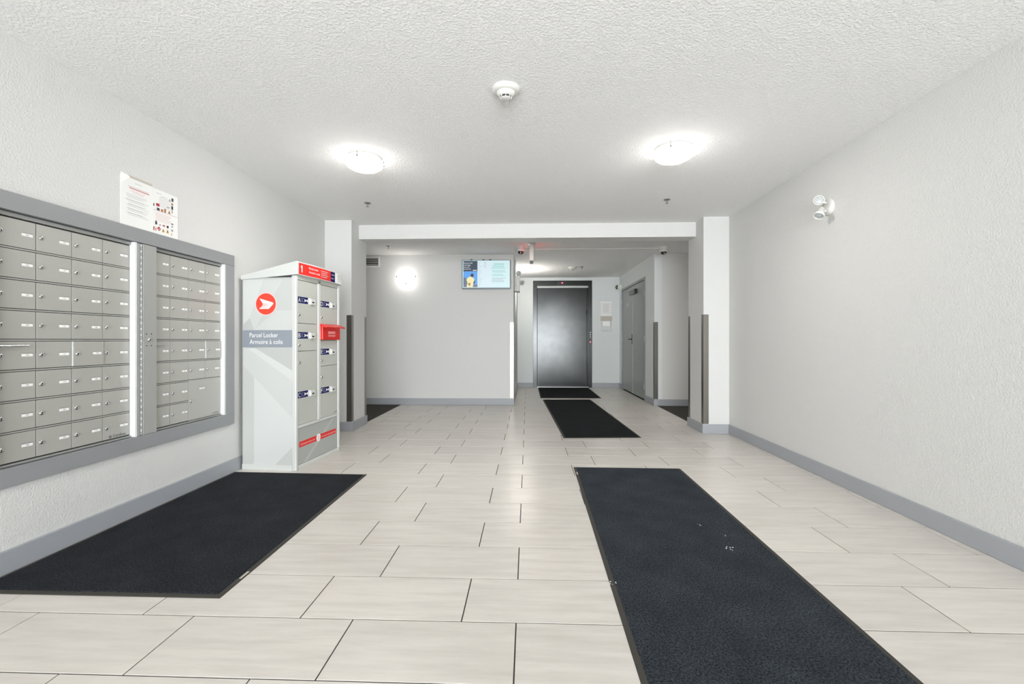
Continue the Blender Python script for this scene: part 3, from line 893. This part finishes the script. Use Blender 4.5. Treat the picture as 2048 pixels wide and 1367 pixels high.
def scp(pts, m, off):
    X = lambda f: -W2+0.010 + f*(2*W2-0.020)
    Z = lambda f: -H2+0.020 + f*(2*H2-0.028)
    b.quad([(X(x), ys_-off, Z(z)) for x, z in pts], m)
scr(0, 1, 0, 1, SC_BASE)
scr(.015, .315, .60, .985, SC_NAVY, .0004); scr(.015, .315, .02, .60, SC_SKY, .0004)
scr(.325, .60, .02, .985, SC_LIST, .0003)
for i, s in enumerate(('Nationwide', 'coverage', 'you can', 'count on.')):
    b.text(s, (-W2+0.010+.022*(2*W2-.02), ys_-.0006, -H2+.02+(.885-i*.072)*(2*H2-.028)), (1,0,0), (0,0,1), h=.0215, m=SC_WHITE)
scr(.22, .30, .625, .65, SC_WHITE, .0006)
# advert picture: figure seen from behind against the sky
scp([(.015,.02),(.09,.02),(.12,.22),(.06,.36),(.015,.40)], SC_HILL, .0006)
scp([(.20,.02),(.315,.02),(.315,.12),(.22,.10)], SC_HILL, .0006)
scp([(.085,.02),(.215,.02),(.235,.20),(.255,.28),(.225,.37),(.18,.41),(.14,.40),(.095,.34),(.08,.27),(.10,.22)], SC_SHIRT, .0008)
scp([(.175,.40),(.215,.38),(.235,.44),(.23,.50),(.20,.53),(.175,.50),(.17,.45)], SC_SKIN, .0010)
scp([(.10,.16),(.17,.18),(.16,.06),(.13,.08)], SC_TAN, .0010)
scp([(.225,.12),(.25,.14),(.27,.24),(.25,.27),(.235,.22)], SC_SKIN, .0010)
rr = random.Random(9)
for i in range(20):
    z = .93 - i*.045
    scr(.335, .36+rr.random()*.06, z-.006, z+.006, SC_GREY, .0006)
    if i < 5: scr(.44+rr.random()*.02, .50, z-.008, z+.008, SC_GREY, .0006)
scr(.66, .88, .845, .885, SC_TEAL, .0006)
for i in range(14):
    if i in (3, 6, 9): continue
    z = .80 - i*.045
    a = rr.random()*.04; e = rr.random()*.07
    m = SC_TEAL if i < 9 else SC_GREY
    scr(.61+a, .92-e, z-.011, z+.011, m, .0006)
b.build('screen', tv)

# ------------------------------------------------------------------ wall sconces
def sconce(root_loc, rz, label, bulb):
    root = thing('wall_sconce', label, 'lamp', root_loc, rz, 'half bowl wall sconces')
    R, H = 0.150, 0.125
    pr = [(max(R*math.sin(a), 0.0006), -H*math.cos(a)) for a in [PI/2*i/12 for i in range(13)]]
    MB().lathe(pr, SCGLASS, (0, -0.004, 0.0), 'Z', 24, PI, 2*PI, cap=False).build('glass_bowl', root)
    MB().box((-0.055, -0.012, -0.06), (0.055, -0.0, 0.03), WHITEP, 0.003).build('backplate', root)
    for x, y, z in ((-R-0.004, -0.012, -0.015), (R+0.004, -0.012, -0.015), (0, -0.02, -H-0.004)):
        MB().lathe([(0.001, -0.012), (0.007, -0.006), (0.007, 0.008), (0.001, 0.012)], KEY, (x, y, z), 'Z', 10).build('finial', root)
    l = bpy.data.lights.new('sconce_bulb', 'POINT'); l.energy = bulb; l.shadow_soft_size = 0.03; l.color = (1.0, 0.95, 0.88)
    lo = bpy.data.objects.new('sconce_bulb', l); lo.location = (0, -0.095, -0.045); lo.parent = root
    COL.objects.link(lo)
    return root
sconce((-1.967, YT, 2.085), 0, 'glowing half bowl sconce on the television wall', 3.0)
sconce((XT, 8.75, 2.10), PI/2, 'half bowl sconce around the corner on the elevator corridor wall', 22.0)

# ------------------------------------------------------------------ air vent on the back wall
v = thing('air_vent', 'white louvred air vent high on the television wall above the sconce', 'vent', (-2.545, YT, 2.311))
b = MB()
for a, c2 in (((-.15,-.086),(.15,-.062)), ((-.15,.062),(.15,.086)), ((-.15,-.062),(-.122,.062)), ((.122,-.062),(.15,.062))):
    b.box((a[0], -0.016, a[1]), (c2[0], 0.0, c2[1]), VENTW, 0.003)
b.build('vent_frame', v)
MB().box((-.122, -0.002, -.062), (.122, -0.0005, .062), BLACKP).build('duct_opening', v)
pr0 = None
for i in range(4):
    z = -.046 + i*.031
    if pr0 is None:
        pr0 = MB().prism([(-.122, -.001, .007), (-.122, -.009, -.005), (-.122, -.0075, -.0065), (-.122, .0005, .0055)], (.244, 0, 0), OFFWHITE).build('louvre', v, loc=(0, -.001, z))
    else:
        dup(pr0, v, (0, -.001, z))

# ------------------------------------------------------------------ corner guards
def guard(label, x, y, dx, dy, z1=1.33, w=0.056):
    """L-shaped guard wrapping a corner at (x, y); legs run towards dx and dy"""
    g = MB(); th = 0.0025
    a = [(x-dx*th, y-dy*th), (x+dx*w, y-dy*th), (x+dx*w, y), (x, y), (x, y+dy*w), (x-dx*th, y+dy*w)]
    g.prism([(p[0], p[1], 0.108) for p in a], (0, 0, z1-0.108), GUARDM)
    o = g.build('corner_guard')
    me = o.data; bm = bmesh.new(); bm.from_mesh(me); bmesh.ops.recalc_face_normals(bm, faces=bm.faces); bm.to_mesh(me); bm.free()
    o['label'] = label; o['category'] = 'corner guard'; o['group'] = 'steel corner guards'
guard('steel corner guard on the pillar behind the parcel locker, corner facing the lobby', PLX, YP0, -1, 1)
guard('steel corner guard on the rear edge of the pillar behind the parcel locker', PLX, YP1, -1, -1)
guard('steel corner guard on the wall corner beneath the television', XT, YT, -1, 1)
guard('steel corner guard on the corridor corner beside the grey double door', XC, YT, 1, 1)
guard('steel corner guard on the rear edge of the pillar by the bare wall', PRX, YP1, 1, -1)
guard('steel corner guard on the front edge of the pillar by the bare wall', PRX, YP0, 1, 1)

# ------------------------------------------------------------------ dome cameras
def dome(name_label, loc, axis, facing):
    root = thing('dome_camera', name_label, 'camera', loc, 0, 'security dome cameras')
    ax = Vector(axis)
    MB().lathe([(0.058, 0), (0.058, 0.034), (0.054, 0.036), (0.054, 0.040), (0.057, 0.042), (0.056, 0.070), (0.046, 0.076)], WHITEP, (0,0,0), ax, 28).build('housing', root)
    MB().lathe([(0.044*math.cos(a), 0.074 + 0.042*math.sin(a)) for a in [PI/2*i/8*0.98 for i in range(9)]], BLACKP, (0,0,0), ax, 24).build('lens_dome', root)
    p = ax*0.10 + Vector(facing)*0.03
    MB().lathe([(0.012, 0), (0.012, 0.012), (0.006, 0.014)], CHROME, p, Vector(facing) + ax*0.5, 12).build('eye', root)
dome('white dome camera on the ceiling beside the exit sign', (-0.105, 6.66, ZC), (0, 0, -1), (0, -1, 0))
dome('white dome camera on the ceiling by the far corner of the corridor guard', (2.005, 6.76, ZC), (0, 0, -1), (0, -1, 0))
dome('small dome camera mounted on the corridor wall between elevator and grey double door', (XC, 9.86, 2.185), (-1, 0, 0), (0, -1, 0))
# surface raceway between the two ceiling cameras
rw = MB().box((-0.05, 6.83, ZC-0.014), (1.95, 6.85, ZC), WHITEP, 0.002)
tag(rw.build('cable_raceway'), 'thin white cable raceway across the hall ceiling between two dome cameras', 'raceway')

# ------------------------------------------------------------------ exit sign seen edge-on
ex = thing('exit_sign', 'white ceiling exit sign seen edge-on with red glow behind the beam', 'sign', (0.052, 6.44, ZC))
MB().lathe([(0.001, 0.018), (0.050, 0.016), (0.060, 0.0)][::-1], WHITEP, (0,0,0), (0,0,-1), 28).build('canopy', ex)
MB().box((-0.028, -0.0, -0.245), (0.028, 0.30, -0.018), WHITEP, 0.004).build('sign_case', ex)
e1 = MB()
e1.text('EXIT', (0.0284, 0.04, -0.20), (0, 1, 0), (0, 0, 1), w=0.22, h=0.13, m=EXITR)
e1.text('EXIT', (-0.0284, 0.26, -0.20), (0, -1, 0), (0, 0, 1), w=0.22, h=0.13, m=EXITR)
e1.build('lettering', ex)
MB().box((-0.022, 0.01, -0.2475), (0.022, 0.29, -0.2445), INKG).build('bottom_face', ex)  # grey plate makes the bottom face darker than the case

# ------------------------------------------------------------------ emergency battery unit on the corridor corner
eb = thing('emergency_battery_unit', 'white emergency battery box with two lamp heads on the corridor corner right of television', 'emergency light', (XT, 7.85, 1.895))
MB().box((0.0, 0.0, 0.0), (0.088, 0.32, 0.262), OFFWHITE, 0.004).build('case', eb)
head(eb, (0.055, 0.05, 0.262), (0.066, 0.03, 0.312), (0.25, -0.95, -0.1), WHITEP, 1.2)
head(eb, (0.088, 0.10, 0.17), (0.125, 0.05, 0.145), (0.6, -0.75, -0.2), WHITEP, 1.2)
MB().lathe([(0.004, 0), (0.004, 0.004)], KEY, (0.02, 0.0, 0.085), (0, -1, 0), 10).lathe([(0.003, 0), (0.003, 0.003)], KEY, (0.024, 0.0, 0.11), (0, -1, 0), 8).build('test_button', eb)
MB().cyl((0.012, 0.05, 0.26), (0.012, 0.05, ZC-1.895), 0.010, WHITEP).build('conduit', eb)

# ------------------------------------------------------------------ elevator (door_1)
el = bpy.data.objects.new('door_1', None); el.location = (0, YE, 0); COL.objects.link(el); el['kind'] = 'structure'
ED = 0.075                         # recess of the door panel
b = MB()
b.box((EX0, -0.012, 0), (0.205, 0.11, 2.235), STEELD, 0.003).box((1.330, -0.012, 0), (EX1, 0.11, 2.235), STEELD, 0.003)
b.box((EX0, -0.012, 2.238), (EX1, 0.11, EZ), STEELD, 0.003)
b.build('door_frame', el)
MB().box((0.205, ED, 0.02), (1.315, ED+0.03, 2.238), STEELD).build('elevator_panel', el)
MB().box((0.205, ED-0.01, 2.20), (1.33, ED, 2.238), ALUD).build('head_track', el)
b = MB().box((1.312, 0.055, 0.02), (1.330, ED, 2.20), STEELD, 0.003)
b.build('jamb_strip', el)
MB().box((0.205, ED-0.004, 0.02), (0.214, ED, 2.20), DARK).box((1.303, ED-0.004, 0.02), (1.312, ED, 2.20), DARK).box((0.205, ED-0.003, 2.192), (1.312, ED, 2.20), DARK).build('gap_shade', el)  # solid dark strips painted in for the shade between panel and frame
MB().box((0.19, -0.01, 0.0), (1.345, ED+0.03, 0.018), STEEL, 0.002).build('sill', el)
b = MB().box((0.655, -0.016, 2.262), (0.855, -0.012, 2.335), BLACKP, 0.003)
b = b.build('floor_indicator', el)
MB().lathe([(0.016, 0), (0.012, 0.003), (0.001, 0.003)], LEDR, (0.755, -0.016, 2.300), (0, -1, 0), 16).build('indicator_lamp', b)
b = MB().box((1.338, -0.018, 0.965), (1.400, -0.012, 1.245), BLACKP, 0.003).build('call_station', el)
q = MB()
for z, r in ((1.21, .012), (1.16, .012), (1.11, .012)):
    q.lathe([(r, 0), (r, .004), (r*.6, .005)], CHROME, (1.370, -0.018, z), (0, -1, 0), 14)
q.build('call_button', b)
MB().lathe([(0.014, 0), (0.014, .004), (0.008, .006)], LEDR, (1.370, -0.018, 1.000), (0, -1, 0), 14).build('lit_button', b)
MB().cyl((1.308, 0.045, 1.62), (1.308, 0.045, 1.70), 0.012, BLACKP).build('door_sensor', el)

# ------------------------------------------------------------------ notices and panel on the elevator wall
s = MB().box((1.60, YE-0.003, 1.575), (1.832, YE-0.0005, 1.885), PAPER)
s.box((1.592, YE-0.004, 1.868), (1.838, YE-0.0005, 1.888), WHITEINK)
lines(s, (1.60, YE-0.003, 1.575), (1,0,0), (0,0,1), [(0.265 - i*0.0165, .05*(i % 3), 1 - .08*(i % 4)) for i in range(13)], .035, .205, INKG, hh=0.0035)
tag(s.build('notice_sheet'), 'white printed notice on the elevator wall above the steel panel', 'notice')
pn = thing('wall_panel', 'small steel wall panel with white card right of the elevator', 'panel', (1.722, YE, 1.36))
MB().box((-0.105, -0.014, -0.115), (0.105, 0.0, 0.105), ALUD, 0.004).build('plate', pn)
MB().box((-0.090, -0.0165, -0.012), (0.078, -0.014, 0.098), WHITEINK).build('card', pn)
MB().box((-0.128, -0.004, 0.108), (0.126, -0.0005, 0.206), TAN, 0.001).build('taped_strip', pn)

# ------------------------------------------------------------------ grey double door (door_2)
d2 = bpy.data.objects.new('door_2', None); d2.location = (XC, 0, 0); COL.objects.link(d2); d2['kind'] = 'structure'
b = MB()
fw = 0.045
b.box((-0.012, DY0, 0), (0.10, DY0+fw, DZ), DOORP, 0.002).box((-0.012, DY1-fw, 0), (0.10, DY1, DZ), DOORP, 0.002).box((-0.012, DY0+fw, DZ-fw), (0.10, DY1-fw, DZ), DOORP, 0.002)
b.build('door_frame', d2)
ym = 8.76
MB().box((0.05, DY0+fw, 0.0), (0.09, DY1-fw, 0.02), DARK).build('under_leaf_shade', d2)  # dark bar put in for the shade of the gap under the leaves
lfs = []
for a, c2, nm_ in ((DY0+fw+0.003, ym-0.004, 'near'), (ym+0.002, DY1-fw-0.003, 'far')):
    lf = MB().box((0.004, a, 0.022), (0.048, c2, DZ-fw-0.004), DOORP, 0.002).build('door_leaf', d2)
    lfs.append(lf)
    yh = DY0+fw if nm_ == 'near' else DY1-fw
    for z in (0.25, 1.06, 1.85):
        MB().cyl((-0.012, yh, z-0.055), (-0.012, yh, z+0.055), 0.007, ALU, seg=10).box((-0.0128, yh-0.009, z-0.05), (-0.0118, yh+0.009, z+0.05), ALU).build('hinge', lf)
MB().box((0.001, ym-0.006, 0.022), (0.006, ym+0.006, DZ-fw-0.005), ALUD).build('astragal', lfs[1])
b = MB().box((-0.002, ym+0.035, 0.96), (0.004, ym+0.085, 1.16), STEELD, 0.001)
b.cyl((-0.05, ym+0.06, 1.06), (0.0, ym+0.06, 1.06), 0.010, STEELD).cyl((-0.05, ym+0.055, 1.06), (-0.05, ym+0.17, 1.06), 0.011, STEELD)
b.lathe([(0.014, 0), (0.014, 0.006)], STEEL, (-0.002, ym+0.06, 1.11), (-1, 0, 0), 14)
b.build('lever_handle', lfs[1])
MB().box((-0.05, ym-0.36, DZ-fw-0.175), (0.004, ym+0.10, DZ-fw-0.095), STEELD, 0.003).build('door_closer', lfs[0])
b = MB().box((0.003, 9.18, 1.72), (0.0042, 9.25, 1.80), DOORP)
for y0, y1, z0, z1 in ((9.235, 9.25, 1.73, 1.79), (9.205, 9.25, 1.725, 1.735), (9.18, 9.215, 1.775, 1.785), (9.18, 9.19, 1.745, 1.785), (9.19, 9.225, 1.752, 1.760)):
    b.box((0.0025, y0, z0), (0.0035, y1, z1), WHITEINK)
b.build('room_number', lfs[1])
